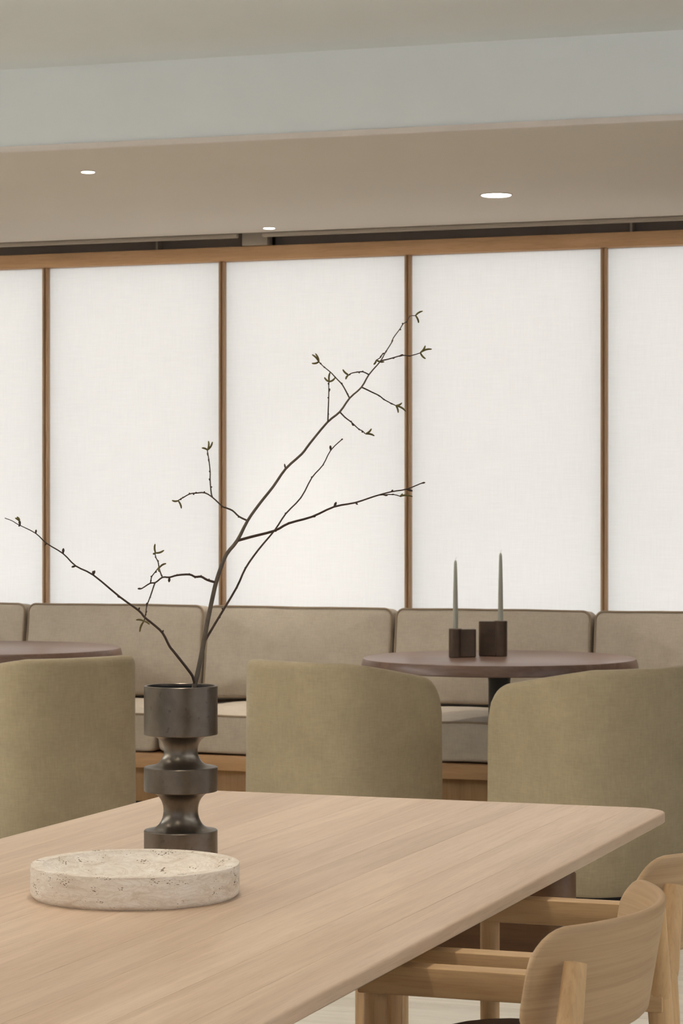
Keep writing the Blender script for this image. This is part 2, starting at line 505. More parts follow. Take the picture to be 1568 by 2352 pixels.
# upper ceiling, lower ceiling (with the face that drops down to it) and its bead
bm = nb(); box(bm, X0-0.2, X1+0.2, Y0-0.2, 8.75, ZC, ZC+0.15)
struct('ceiling', bm, M['plaster'], 'smooth off-white upper ceiling')
bm = nb()
ya, yb = beam_y(X0), beam_y(X1)
pts = [(X0, ya), (X1, yb), (X1, 10.98), (X0, 10.98)]
lo = [bm.verts.new((px, py, ZS)) for px, py in pts]; hi = [bm.verts.new((px, py, ZC+0.2)) for px, py in pts]
bm.faces.new(lo); bm.faces.new(hi)
for i in range(4): bm.faces.new((lo[i], lo[(i+1) % 4], hi[(i+1) % 4], hi[i]))
bm.normal_update(); bmesh.ops.recalc_face_normals(bm, faces=bm.faces[:])
me_o = struct('ceiling_lower', bm, M['plaster_soffit'], 'lower warm white ceiling above the banquette')
me_o.data.materials.append(M['plaster'])
for f in me_o.data.polygons:
    if f.normal.y < -0.5: f.material_index = 1
bm = nb()
for (z0, z1, d) in ((ZS-0.001, ZS+0.019, 0.006),):
    v = [bm.verts.new(c) for c in ((X0, ya-d, z0), (X1, yb-d, z0), (X1, yb+0.02, z0), (X0, ya+0.02, z0),
                                   (X0, ya-d, z1), (X1, yb-d, z1), (X1, yb+0.02, z1), (X0, ya+0.02, z1))]
    for f in ((0, 1, 2, 3), (4, 5, 6, 7), (0, 1, 5, 4), (1, 2, 6, 5), (2, 3, 7, 6), (3, 0, 4, 7)): bm.faces.new([v[i] for i in f])
struct('trim_1', bm, M['plaster_trim'], 'thin pale bead along the lower ceiling edge')

bm = nb(); box(bm, X0, X0+0.42, -1.6, 8.0, 2.36, 2.40); box(bm, X0+0.40, X0+0.42, -1.6, 8.0, 2.40, 2.52)  # unseen ledge added under the left ceiling fill light
struct('added_ledge_left', bm, M['plaster'])
bm = nb(); box(bm, X1-0.42, X1, -1.6, 8.0, 2.66, 2.70); box(bm, X1-0.42, X1-0.40, -1.6, 8.0, 2.70, 2.76)  # matching ledge added out of view for the right-hand fill light
struct('added_ledge_right', bm, M['plaster'])

# air slot above the panel wall
bm = nb(); box(bm, X0, X1, 10.98, Y1, ZS+0.04, ZS+0.06); struct('trim_2', bm, M['slot'])
def air_slot(xa, xb, dividers, label):
    t = thing('air_diffuser', label, 'air vent', ((xa+xb)/2, 11.1, 2.6195), 0, 'air slots above the panel wall')
    cx = (xa+xb)/2
    bm = nb(); box(bm, xa-cx, xb-cx, 0.06, 0.07, 0.0, 0.088); box(bm, xa-cx, xb-cx, -0.08, 0.06, 0.080, 0.088); obj('duct', bm, M['slot'], t, False)
    bm = nb(); box(bm, xa-cx, xb-cx, -0.118, -0.090, 0.031, 0.050, 0.004); obj('frame_lip', bm, M['slot_frame'], t)
    for d in dividers:
        bm = nb(); box(bm, d-cx-0.005, d-cx+0.005, -0.0, 0.06, 0.0, 0.08); obj('divider', bm, M['slot_frame'], t, False)
air_slot(-8.9, -4.434, (-4.895, -6.2, -7.5), 'dark slot air vent above the timber rail, left of the grey joint block')
air_slot(-4.307, 0.4, (-2.57, -1.2), 'dark slot air vent above the timber rail, right of the grey joint block')
bm = nb(); box(bm, -4.434, -4.307, 11.05, 11.12, 2.6195, ZS+0.035, 0.002)
tag(obj('joint_block', bm, M['slot_frame']), 'small grey block between the two dark air slots', 'block')

# ------------------------------------------------------------------ backlit panel wall
PITCH = 0.9297
mull = [-2.6924 + PITCH*i for i in range(-6, 4)]      # post centres
PY = 11.10
bm = nb(); box(bm, mull[0]-0.5, mull[-1]+0.5, PY-0.03, PY+0.20, 2.5515, 2.618, 0.003)
tag(obj('timber_rail', bm, M['timber']), 'long warm brown timber rail running along the top of the backlit panels', 'rail')
post_lab = {-3: 'slim grooved timber post nearest the left edge, behind the left twig tip', -2: 'slim grooved timber post directly behind the main branch stem',
            -1: 'slim grooved timber post behind the upper twig tips, left of the candles', 0: 'slim grooved timber post right of the candles, above the right lounge chair'}
pm = None
for i in range(-4, 2):
    if pm is None:
        bm = nb()
        box(bm, -0.015, -0.0045, -0.018, 0.010, 0.0, 1.79, 0.0015); box(bm, 0.0045, 0.015, -0.018, 0.010, 0.0, 1.79, 0.0015)
        box(bm, -0.0042, 0.0042, -0.008, 0.14, 0.0, 1.79)
        o = obj('timber_post', bm, M['timber_z']); pm = o.data
    else: o = link('timber_post', pm)
    o.location = (-2.6924+PITCH*i, PY, 0.76)
    tag(o, post_lab.get(i, 'slim grooved timber post outside the picture'), 'post', 'timber posts between the panels')
bm = nb(); box(bm, mull[0]-0.5, mull[-1]+0.5, PY-0.01, PY+0.20, 0.0, 0.7585)
struct('trim_3', bm, M['bench'], 'low timber upstand behind the banquette cushions')
W = PITCH-0.010
names = {5: 'white backlit cloth panel cut off by the left edge of the photo, leftmost',
         6: 'white backlit cloth panel behind the left-hand drooping twig, second from the left',
         7: 'white backlit cloth panel behind the upper half of the branch, middle of five',
         8: 'white backlit cloth panel above the two candles, second from the right',
         9: 'white backlit cloth panel cut off by the right edge of the photo, rightmost'}
pd = None
mx_list = [-2.6924 + PITCH*i for i in range(-4, 2)]
for j, i in enumerate(range(-4, 1)):
    xa = -2.6924+PITCH*i + (PITCH if False else 0)
    cx = xa + PITCH/2
    t = thing('light_panel', list(names.values())[j], 'light panel', (cx, PY, 0.76), 0, 'backlit cloth panels')
    if pd is None:
        b1 = nb(); box(b1, -W/2, W/2, 0.012, 0.014, 0.0, 1.79)
        b2 = nb(); box(b2, -W/2+0.004, W/2-0.004, 0.085, 0.095, 0.004, 1.786)
        b3 = nb()
        for q in (-1, 1): box(b3, q*(W/2-0.001)-0.001, q*(W/2-0.001)+0.001, 0.016, 0.095, 0.0, 1.79)
        box(b3, -W/2, W/2, 0.016, 0.095, 0.0, 0.002); box(b3, -W/2, W/2, 0.016, 0.095, 1.788, 1.79)
        a = obj('cloth', b1, M['cloth'], t, False); e_ = obj('box_sides', b3, M['plaster'], t, False); c = obj('light_board', b2, M['board'], t, False); pd = (a.data, c.data, e_.data)
    else:
        link('cloth', pd[0], None, t); link('light_board', pd[1], None, t); link('box_sides', pd[2], None, t)

# ------------------------------------------------------------------ downlights
def downlight(x, y, z, r, power, label, spot=120, tilt=0):
    t = thing('downlight', label, 'ceiling light', (x, y, z), 0, 'recessed ceiling downlights')
    bm = nb(); lathe(bm, [(r*0.98, 0.0), (r*1.06, 0.0), (r*1.06, -0.002), (r*1.0, -0.004), (r*0.98, -0.004), (r*0.98, 0)], 40); obj('rim', bm, M['lamp_rim'], t)
    bm = nb(); lathe(bm, [(0, -0.0008), (r*0.975, -0.0008), (r*0.975, -0.004), (r*0.93, -0.0062), (r*0.6, -0.0072), (0, -0.0076)], 40); obj('lens', bm, M['lamp'], t)
    d = bpy.data.lights.new('downlight_lamp', 'SPOT'); d.energy = power; d.color = (1.0, 0.93, 0.83)
    d.spot_size = R(spot); d.spot_blend = 0.75 if tilt == 0 else 1.0; d.shadow_soft_size = r
    o = bpy.data.objects.new('downlight_lamp', d); COL.objects.link(o); o.parent = t; o.location = (0, 0, -0.02); o.rotation_euler = (R(-tilt), 0, 0)
    return t
downlight(-2.881, 9.992, ZS, 0.0635, SOFFIT_POWER*1.2, 'large round downlight glowing in the lower ceiling above the candle table', 88)
downlight(-4.161, 8.783, ZS, 0.0265, SOFFIT_POWER, 'small round downlight near the front edge of the lower ceiling, at left')
downlight(-4.199, 10.80, ZS, 0.0275, SOFFIT_POWER*3.0, 'small round downlight close to the timber rail, near the grey joint block', 74, 16)
for x in (-1.75, -6.65):
    downlight(x, 10.80, ZS, 0.0275, SOFFIT_POWER*3.0, 'small round downlight close to the timber rail, outside the picture', 74, 16)
downlight(-5.55, 9.992, ZS, 0.0635, SOFFIT_POWER*1.2, 'round downlight in the lower ceiling above the left walnut table', 88)
for x, y, f in ((-1.7, 1.9, 1.15), (-1.7, 3.9, 1.0), (-1.7, 5.9, 1.1), (-3.6, 3.4, 0.85), (-3.6, 5.6, 0.85), (0.2, 3.2, 0.12), (0.2, 6.0, 0.25), (-1.9, 7.3, 0.9), (-4.8, 7.2, 0.9), (-5.4, 4.4, 0.8)):
    downlight(x, y, ZC, 0.05, DOWNLIGHT_POWER*f, 'round downlight in the upper ceiling over the dining area, outside the picture')

# ------------------------------------------------------------------ banquette
SXA, SXB = mull[0]-0.2, mull[-1]+0.4
sb = thing('banquette_base', 'long oak bench base with overhanging top board under the taupe cushions', 'bench', ((SXA+SXB)/2, 10.68, 0))
hw = (SXB-SXA)/2
bm = nb(); box(bm, -hw, hw, -0.385, 0.40, 0.218, 0.283, 0.003); obj('top_board', bm, M['bench'], sb)
npan = 9
for i in range(npan):
    xa = -hw + 2*hw*i/npan; xb = -hw + 2*hw*(i+1)/npan
    bm = nb(); box(bm, xa+0.001, xb-0.001, -0.315, -0.295, 0.06, 0.218, 0.001); obj('front_panel', bm, M['bench_z'], sb)
bm = nb(); box(bm, -hw, hw, -0.27, 0.38, 0.0, 0.06); obj('plinth', bm, M['black'], sb, False)

back_lab = ['taupe back cushion cut off at the left edge, behind the left walnut table',
            'taupe back cushion with brown piping behind the left-hand twig and the vase rim',
            'taupe back cushion with brown piping between the vase branch and the candle table',
            'taupe back cushion with brown piping directly behind the two candles',
            'taupe back cushion cut off at the right edge, above the right lounge chair']
seat_lab = ['taupe seat cushion at the left end, hidden behind the left lounge chair',
            'taupe seat cushion seen between left lounge chair and the vase neck',
            'taupe seat cushion seen between the vase and the middle lounge chair',
            'taupe seat cushion seen between the middle and right lounge chairs',
            'taupe seat cushion at the right end, hidden behind the right lounge chair']
for j, i in enumerate(range(-4, 1)):
    cx = -2.6924 + PITCH*i + PITCH/2
    # back cushion: front face leans back against the wall
    w, h, d = PITCH-0.016, 0.43, 0.17
    t = thing('back_cushion', back_lab[j], 'cushion', (cx, 10.905, 0.487), 0, 'banquette back cushions')
    # local pillow z is the front: turn it to face -Y and lean
    RM = Matrix.Rotation(R(-9), 4, 'X') @ Matrix.Translation((0, 0, h/2)) @ Matrix.Rotation(R(90), 4, 'X')
    b_ = pillow(w, h, d, 0.035, 0.018, 0.022, 0.0, 0.007, j+1); b_.transform(RM); obj('cover', b_, M['sofa'], t, True, 60)
    b_ = piping_loop(w, h, d, 0.035, 0.018, 0.0052, d/2-0.004, 0.007, j+1); b_.transform(RM); obj('piping', b_, M['piping'], t)
    # seat cushion
    w, h, d = PITCH-0.016, 0.70, 0.172
    t = thing('seat_cushion', seat_lab[j], 'cushion', (cx, 10.655, 0.3755), 0, 'banquette seat cushions')
    b_ = pillow(w, h, d, 0.03, 0.02, 0.032, 0.0, 0.005, j+11); obj('cover', b_, M['sofa'], t, True, 60)
    b_ = piping_loop(w, h, d, 0.03, 0.02, 0.0052, d/2-0.004, 0.005, j+11); obj('piping', b_, M['piping'], t)

# ------------------------------------------------------------------ round walnut tables
def round_table(x, y, label, r=0.565):
    t = thing('round_table', label, 'table', (x, y, 0), 0, 'round walnut tables by the banquette')
    bm = nb()
    lathe(bm, [(0, 0.76), (r-0.012, 0.76), (r-0.004, 0.7575), (r-0.001, 0.752), (r+0.004, 0.735), (r+0.006, 0.717), (r+0.001, 0.713), (r-0.06, 0.711), (0, 0.711)], 96)
    obj('tabletop', bm, M['walnut'], t, True, 30)
    bm = nb(); lathe(bm, [(0, 0.711), (0.16, 0.711), (0.16, 0.703), (0.05, 0.695), (0.045, 0.66), (0.045, 0.03), (0, 0.03)], 40); obj('column', bm, M['black'], t, True, 30)
    bm = nb(); lathe(bm, [(0, 0.032), (0.05, 0.032), (0.27, 0.016), (0.28, 0.012), (0.28, 0), (0, 0)], 64); obj('base', bm, M['black'], t, True, 30)
round_table(-2.87, 10.0, 'round dark walnut table carrying the two candle holders')
round_table(-5.20, 10.0, 'round dark walnut table cut off at the left edge of the photo')

# candles and their holders
def candle_set(x, y, w, d, h, rot, side, hl, cl):
    z = 0.76
    t = thing('candle_holder', hl, 'candle holder', (x, y, z), rot, 'bronze candle holders')
    # plan: a slab with a half-round bulge down one end
    bm = nb()
    loop = []
    rr = d*0.42
    cxp = side*(w/2-rr)
    sl = rrect(w-rr*0.6, d*0.62, d*0.16, 5)
    sl = [(px-side*rr*0.3, py) for px, py in sl]
    n = len(sl)
    def outline(inset):
        return [(px*(1-2*inset/w), py*(1-2*inset/d)) for px, py in sl]
    rings = []
    for ins, zz in ((0.004, 0), (0.0, 0.004), (0.0, h-0.0025), (0.0025, h)):
        rings.append([bm.verts.new((px, py, zz)) for px, py in outline(ins)])
    for A, B in zip(rings, rings[1:]):
        for k in range(n): bm.faces.new((A[k], A[(k+1) % n], B[(k+1) % n], B[k]))
    bm.faces.new(rings[0]); bm.faces.new(rings[-1])
    obj('block', bm, M['holder'], t, True, 25)
    bm = nb()
    lathe(bm, [(0, 0), (rr-0.003, 0), (rr, 0.003), (rr, h+0.0003), (rr-0.002, h+0.0025), (0.0135, h+0.0025), (0.012, h-0.004), (0, h-0.004)], 32, (cxp, 0))
    obj('candle_tube', bm, M['holder'], t, True, 25)
    wx = x + cxp*math.cos(rot); wy = y + cxp*math.sin(rot)
    c = thing('candle', cl, 'candle', (wx, wy, z+h-0.004), 0, 'tall sage candles')
    bm = nb(); lathe(bm, [(0, 0), (0.0108, 0), (0.0105, 0.06), (0.0092, 0.16), (0.0072, 0.245), (0.0058, 0.277), (0.0042, 0.285), (0.0012, 0.288), (0, 0.288)], 20)
    obj('wax', bm, M['candle'], c, True, 50)
    bm = nb(); tube(bm, [(0, 0, 0.286), (0.0002, 0, 0.293), (0.0018, 0, 0.297), (0.005, 0, 0.2995)], 0.0009, 6); obj('wick', bm, M['wick'], c)
candle_set(-3.016, 9.955, 0.112, 0.066, 0.117, R(19.6+8), -1,
           'shorter dark bronze candle holder standing in front on the walnut table', 'pale sage taper candle in the shorter, left holder')
candle_set(-2.918, 10.075, 0.118, 0.066, 0.146, R(19.6-14), 1,
           'taller dark bronze candle holder standing behind on the walnut table', 'pale sage taper candle in the taller, right holder')

# ------------------------------------------------------------------ lounge chairs
def make_lounge(label, loc, rotz):
    t = thing('lounge_chair', label, 'armchair', loc, rotz, 'upholstered lounge chairs at the walnut tables')
    Wd, yf, yb, th = 0.585, 0.225, -0.29, 0.065
    # outer plan curve from right arm front, round the back, to the left arm front
    pts = []
    y0 = -0.06
    na = 18
    for k in range(na): 
        q = (k/na)
        pts.append((Wd/2, yf-(yf-y0)*(q*q*(0.3)+q*0.7)))
    e = 2.9
    for k in range(41):
        a = math.pi*k/40
        cx_, sy_ = math.cos(a), math.sin(a)
        pts.append((math.copysign(abs(cx_)**(2/e), cx_)*Wd/2, y0-(abs(sy_)**(2/e))*(y0-yb)))
    for k in range(na):
        q = 1-(k+1)/na
        pts.append((-Wd/2, yf-(yf-y0)*(q*q*0.3+q*0.7)))
    P = [Vector((p[0], p[1], 0)) for p in pts]
    n = len(P)
    nrm = []
    for i in range(n):
        d = (P[min(i+1, n-1)]-P[max(i-1, 0)]).normalized()
        nrm.append(Vector((d.y, -d.x, 0)))
    if nrm[n//2].y > 0: nrm = [-v for v in nrm]
    zb, hb, ha, rc = 0.07, 0.83, 0.755, 0.085
    rings = []
    bm = nb()
    for i in range(n):
        s = max(0.0, min(1.0, (P[i].y-yb)/(yf-yb)))
        top = hb-(hb-ha)*(max(0, s-0.1)/0.9)**1.1
        dist = yf-P[i].y
        if i < na+2 or i > n-na-3:
            if dist < rc: top -= rc-math.sqrt(max(0, rc*rc-(rc-dist)**2))
        inn = P[i]-nrm[i]*th
        o = P[i]; u = nrm[i]
        e1 = 0.012
        sec = [(o-u*0.012, zb), (o-u*0.001, zb+0.010), (o+u*0.004, 0.30), (o+u*0.002, 0.55), (o+u*0.001, top-0.030), (o-u*0.0025, top-0.014), (o-u*0.009, top-0.004), (o-u*0.020, top),
               (inn+u*0.018, top), (inn+u*0.006, top-0.004), (inn, top-0.015), (inn, 0.40), (inn, zb)]
        rings.append([bm.verts.new((p.x, p.y, z)) for p, z in sec])
    m_ = len(rings[0])
    for A, B in zip(rings, rings[1:]):
        for k in range(m_):
            bm.faces.new((A[k], A[(k+1) % m_], B[(k+1) % m_], B[k]))
    bm.faces.new(rings[0]); bm.faces.new(rings[-1])
    obj('shell', bm, M['lounge'], t, True, 50)
    bm = nb(); box(bm, -Wd/2+th-0.002, Wd/2-th+0.002, yb+th+0.01, yf+0.004, zb+0.004, 0.36, 0.012, 3); obj('seat_base', bm, M['lounge'], t)
    b_ = pillow(Wd-2*th-0.004, yf-yb-th-0.01, 0.12, 0.04, 0.025, 0.02, 0.0); b_.transform(Matrix.Translation((0, (yf+0.012+yb+th)/2, 0.42))); obj('seat_cushion', b_, M['lounge'], t, True, 60)
    bm = nb(); lathe(bm, [(0, zb+0.02), (0.20, zb+0.02), (0.20, 0.012), (0.215, 0.010), (0.215, 0), (0, 0)], 48); obj('plinth', bm, M['black'], t, True, 30)
    return t
V = 19.6
make_lounge('olive beige barrel lounge chair in the middle, its back beside the vase', (-3.060, 8.571, 0), R(-20.4))
make_lounge('olive beige barrel lounge chair at right, behind the table corner', (-2.103, 8.519, 0), R(59.6))
make_lounge('olive beige barrel lounge chair at left, in front of the left walnut table', (-4.175, 8.439, 0), R(59.6))

# ------------------------------------------------------------------ dining table
TXa, TXb, TYa, TYb, TZ = -2.145, -1.078, 2.05, 5.02, 0.76
tcx, tcy = (TXa+TXb)/2, (TYa+TYb)/2
dt = thing('dining_table', 'large pale oak dining table with rounded corners in the foreground', 'table', (tcx, tcy, 0))
tw, tl = TXb-TXa, TYb-TYa
full = nb()
base = rrect(tw, tl, 0.075, 10)
rings = []
for ins, z in ((0.0048, TZ), (0.0022, TZ-0.0006), (0.0005, TZ-0.0020), (0.0, TZ-0.0040), (0.0, TZ-0.0195), (0.003, TZ-0.0220), (0.06, TZ-0.036), (0.3, TZ-0.036)):
    lp = rrect(tw-2*ins, tl-2*ins, max(0.012, 0.075-ins), 10)
    rings.append([full.verts.new((x, y, z)) for x, y in lp])
nn = len(rings[0])
for A, B in zip(rings, rings[1:]):
    for k in range(nn): full.faces.new((A[k], A[(k+1) % nn], B[(k+1) % nn], B[k]))
full.faces.new(rings[0]); full.faces.new(rings[-1])
cuts = [-tw/2, -0.425, -0.318, -0.196, -0.088, 0.034, 0.150, 0.246, 0.362, 0.452, tw/2]
for a, b in zip(cuts, cuts[1:]):
    c = full.copy()
    for co, no, ci, co_ in (((a+(0.00025 if a > -tw/2 else -0.01), 0, 0), (1, 0, 0), True, False), ((b-(0.00025 if b < tw/2 else -0.01), 0, 0), (1, 0, 0), False, True)):
        r = bmesh.ops.bisect_plane(c, geom=c.verts[:]+c.edges[:]+c.faces[:], plane_co=co, plane_no=no, clear_inner=ci, clear_outer=co_)
        ed = [e for e in c.edges if e.is_boundary]
        if ed: bmesh.ops.contextual_create(c, geom=ed)
    obj('plank', c, M['oak_top'], dt, True, 50)
full.free()
for yy in (4.47-tcy, -(4.47-tcy)):
    # cross beam with rounded ends, on a round leg
    bm = nb()
    lp = rrect(0.94, 0.11, 0.045, 6)
    A = [[bm.verts.new((x*s, y*s2+yy, z)) for x, y in lp] for s, s2, z in ((0.992, 0.94, 0.548), (1, 1, 0.553), (1, 1, 0.697), (0.992, 0.94, 0.702))]
    for P_, Q_ in zip(A, A[1:]):
        for k in range(len(lp)): bm.faces.new((P_[k], P_[(k+1) % len(lp)], Q_[(k+1) % len(lp)], Q_[k]))
    bm.faces.new(A[0]); bm.faces.new(A[-1])
    obj('cross_beam', bm, M['oak_dark'], dt, True, 40)
    bm = nb(); box(bm, -0.30, 0.30, yy-0.03, yy+0.03, 0.700, 0.726); obj('spacer', bm, M['oak_dark'], dt, False)
    bm = nb(); lathe(bm, [(0, 0.55), (0.05, 0.55), (0.05, 0.03), (0.048, 0.02), (0, 0.02)], 40, (0.10, yy)); obj('leg', bm, M['oak_z'], dt, True, 40)
    bm = nb(); box(bm, -0.36, 0.36, yy-0.05, yy+0.05, 0, 0.03, 0.008); obj('foot', bm, M['oak_x'], dt)

# ------------------------------------------------------------------ oak dining chairs
def make_chair(label, cx, cy):
    t = thing('dining_chair', label, 'chair', (cx, cy, 0), 0, 'oak chairs along the dining table')
    aw = 0.2585
    for s in (-1, 1):
        bm = nb(); tube(bm, [(-0.190, s*(aw+0.012), 0), (-0.195, s*aw, 0.45), (-0.195, s*aw, 0.690)], [0.0130, 0.0160, 0.0162], 20); obj('front_leg', bm, M['oak_z'], t, True, 50)
        bm = nb(); box(bm, -0.216, 0.222, s*aw-0.0205, s*aw+0.0205, 0.681, 0.722, 0.003, 2); obj('armrest', bm, M['oak_x'], t)
        # rear leg: splayed below the arm, leaning in above it
        p, r = smooth_path([(0.275, s*(aw+0.014), 0), (0.236, s*(aw+0.005), 0.40), (0.215, s*aw, 0.68), (0.2145, s*(aw-0.008), 0.715), (0.217, s*0.217, 0.826)], [0.0130, 0.0160, 0.0172, 0.0172, 0.0138], 4)
        bm = nb(); tube(bm, p, r, 20); obj('rear_leg', bm, M['oak_z'], t, True, 50)
        bm = nb(); box(bm, -0.19, 0.225, s*(aw-0.03)-0.011, s*(aw-0.03)+0.011, 0.435, 0.4785, 0.003); obj('seat_rail', bm, M['oak_x'], t)
    for x in (-0.19, 0.215):
        bm = nb(); box(bm, x-0.011, x+0.011, -aw+0.01, aw-0.01, 0.435, 0.4785, 0.003); obj('cross_rail', bm, M['oak_ply'], t)
    # curved plywood back
    Rr, half, th = 0.355, 0.242, 0.0115
    z0, z1 = 0.722, 0.866
    amax = math.asin(half/Rr)
    w = 2*amax*Rr; h = z1-z0
    lp = rrect(w, h, 0.050, 8)
    bm = nb()
    def place(s_, z_, off):
        a = s_/Rr
        tilt = -(z1-z_)*0.17
        rad = Rr+off
        return (0.272-Rr+rad*math.cos(a)+tilt, rad*math.sin(a), z_)
    # grid clipped to the rounded outline: rows of equal count
    NU, NV = 36, 14
    def vert_extent(s_):
        u = abs(s_); rc = 0.050
        if u > w/2-rc:
            dd = u-(w/2-rc)
            q = rc-math.sqrt(max(0, rc*rc-dd*dd))
        else: q = 0
        return -h/2+q, h/2-q
    layers = []
    for off, shr in ((-th, 0.004), (-th+0.003, 0.0), (-0.003, 0.0), (0, 0.004)):
        layer = []
        for iu in range(NU+1):
            f = -1+2*iu/NU
            f = math.copysign(1-(1-abs(f))**1.6, f)
            s_ = f*(w/2-shr)
            lo_, hi_ = vert_extent(s_)
            lo_ += shr; hi_ -= shr
            if hi_ < lo_: lo_ = hi_ = (lo_+hi_)/2
            layer.append([place(s_, (z0+z1)/2+lo_+(hi_-lo_)*iv/NV, off) for iv in range(NV+1)])
        layers.append(layer)
    VV = [[[bm.verts.new(p) for p in col] for col in L_] for L_ in layers]
    for Lr in (VV[0], VV[-1]):
        for iu in range(NU):
            for iv in range(NV):
                bm.faces.new((Lr[iu][iv], Lr[iu+1][iv], Lr[iu+1][iv+1], Lr[iu][iv+1]))
    border = [(iu, 0) for iu in range(NU)] + [(NU, iv) for iv in range(NV)] + [(iu, NV) for iu in range(NU, 0, -1)] + [(0, iv) for iv in range(NV, 0, -1)]
    for A, B in zip(VV, VV[1:]):
        for q in range(len(border)):
            a, b = border[q], border[(q+1) % len(border)]
            bm.faces.new((A[a[0]][a[1]], A[b[0]][b[1]], B[b[0]][b[1]], B[a[0]][a[1]]))
    bmesh.ops.remove_doubles(bm, verts=bm.verts[:], dist=0.00005)
    obj('backrest', bm, M['oak_ply'], t, True, 60)
    b_ = pillow(0.45, 0.485, 0.050, 0.12, 0.018, 0.008); b_.transform(Matrix.Translation((-0.018, 0, 0.5035))); obj('seat', b_, M['leather'], t, True, 60)
    return t
make_chair('oak armchair with curved veneer back in front, nearest the camera', -0.956, 3.1175)
make_chair('oak armchair with curved veneer back cut off by the right edge, second along the table', -0.977, 3.7685)

# ------------------------------------------------------------------ vase
VX, VY = -1.717, 3.996
k_ = 0.000751
def vz(y): return (1975-y)*k_
Rv = 84.5*k_
prof = [(0, 0), (Rv-0.002, 0), (Rv, 0.002), (Rv, vz(1905.6)-0.0014), (Rv-0.0013, vz(1905.6))]
def cove(ya, yb, r_in, flip=1):
    """concave neck between two discs, elliptical in section"""
    out = []
    for k in range(1, 24):
        a = math.pi*k/24
        yy = (ya+yb)/2 + (ya-yb)/2*math.cos(a)
        rr = Rv-(Rv-r_in)*(math.sin(a)**0.75)
        out.append((rr, vz(yy)))
    return out
prof += cove(1905.2, 1817.0, 39.6*k_)
prof += [(Rv-0.0008, vz(1816.5)), (Rv, vz(1815.0)), (Rv, vz(1760.6)-0.0014), (Rv-0.0013, vz(1760.6))]
prof += cove(1760.2, 1687.5, 38.8*k_)
prof += [(Rv-0.0008, vz(1687)), (Rv, vz(1685.5)), (Rv, vz(1574.6)-0.0010), (Rv-0.0010, vz(1574.6)), (Rv-0.0042, vz(1574.6)), (Rv-0.0052, vz(1574.6)-0.0010), (Rv-0.0055, vz(1683)), (0.02, vz(1685)), (0, vz(1685))]
bm = nb(); lathe(bm, prof, 96)
v_ = tag(obj('vase', bm, M['bronze'], None, True, 30), 'dark bronze vase of stacked discs and waisted necks holding the branch', 'vase')
v_.location = (VX, VY, TZ)
bm = nb(); lathe(bm, [(Rv-0.0057, vz(1580)), (Rv-0.0060, vz(1580)), (Rv-0.0060, vz(1682)), (0, vz(1682)), (0, vz(1684)), (Rv-0.0057, vz(1684)), (Rv-0.0057, vz(1580))], 64)  # black inner skin, painted-in shade for the hollow of the vase
obj('inner_shade', bm, M['black'], v_, True, 40)

# ------------------------------------------------------------------ stone bowl
BX, BY, Br, Bh = -1.626, 3.604, 0.1632, 0.0512
bm = nb()
prof = [(0, 0.0035), (Br-0.014, 0.0035), (Br-0.012, 0.0), (Br-0.006, 0.0), (Br-0.0015, 0.004), (Br, 0.009), (Br, Bh-0.0016), (Br-0.0005, Bh-0.0005), (Br-0.0018, Bh)]
ri = Br-0.0195
prof += [(ri+0.0016, Bh), (ri+0.0004, Bh-0.0006)]
for k in range(0, 13):
    a = k/12
    prof.append((ri*(1-a), Bh-0.002-0.038*(1-(1-a)**3.2)))
lathe(bm, prof, 128)
b_ = tag(obj('stone_bowl', bm, M['stone'], None, True, 40), 'shallow round travertine bowl in front of the bronze vase', 'bowl')
b_.location = (BX, BY, TZ)

# ------------------------------------------------------------------ budding branch (units: 0.1 mm; radii 0.01 mm)
MAIN_STEM = [(-17116,40081,9807,421), (-17052,40103,10258,421), (-16981,40129,10612,421), (-16940,40185,10858,414), (-16882,40281,11306,392), (-16836,40367,11726,378), (-16769,40470,12200,371), (-16740,40509,12373,364), (-16686,40566,12599,349), (-16598,40641,12864,334), (-16436,40737,13099,319), (-16285,40849,13448,258), (-16105,40962,13745,244), (-15899,41084,14042,229), (-15708,41204,14359,221), (-15460,41334,14615,214), (-15337,41408,14799,206), (-15065,41566,15176,191), (-14869,41666,15360,184), (-14719,41758,15602,161), (-14533,41856,15795,153), (-14419,41933,16020,130), (-14242,42034,16256,115), (-14170,42084,16407,96), (-14070,42150,16592,92), (-14045,42172,16675,92), (-13941,42235,16839,85), (-13898,42264,16920,85), (-13837,42294,16971,77), (-13788,42325,17061,77), (-13695,42361,17072,69)]
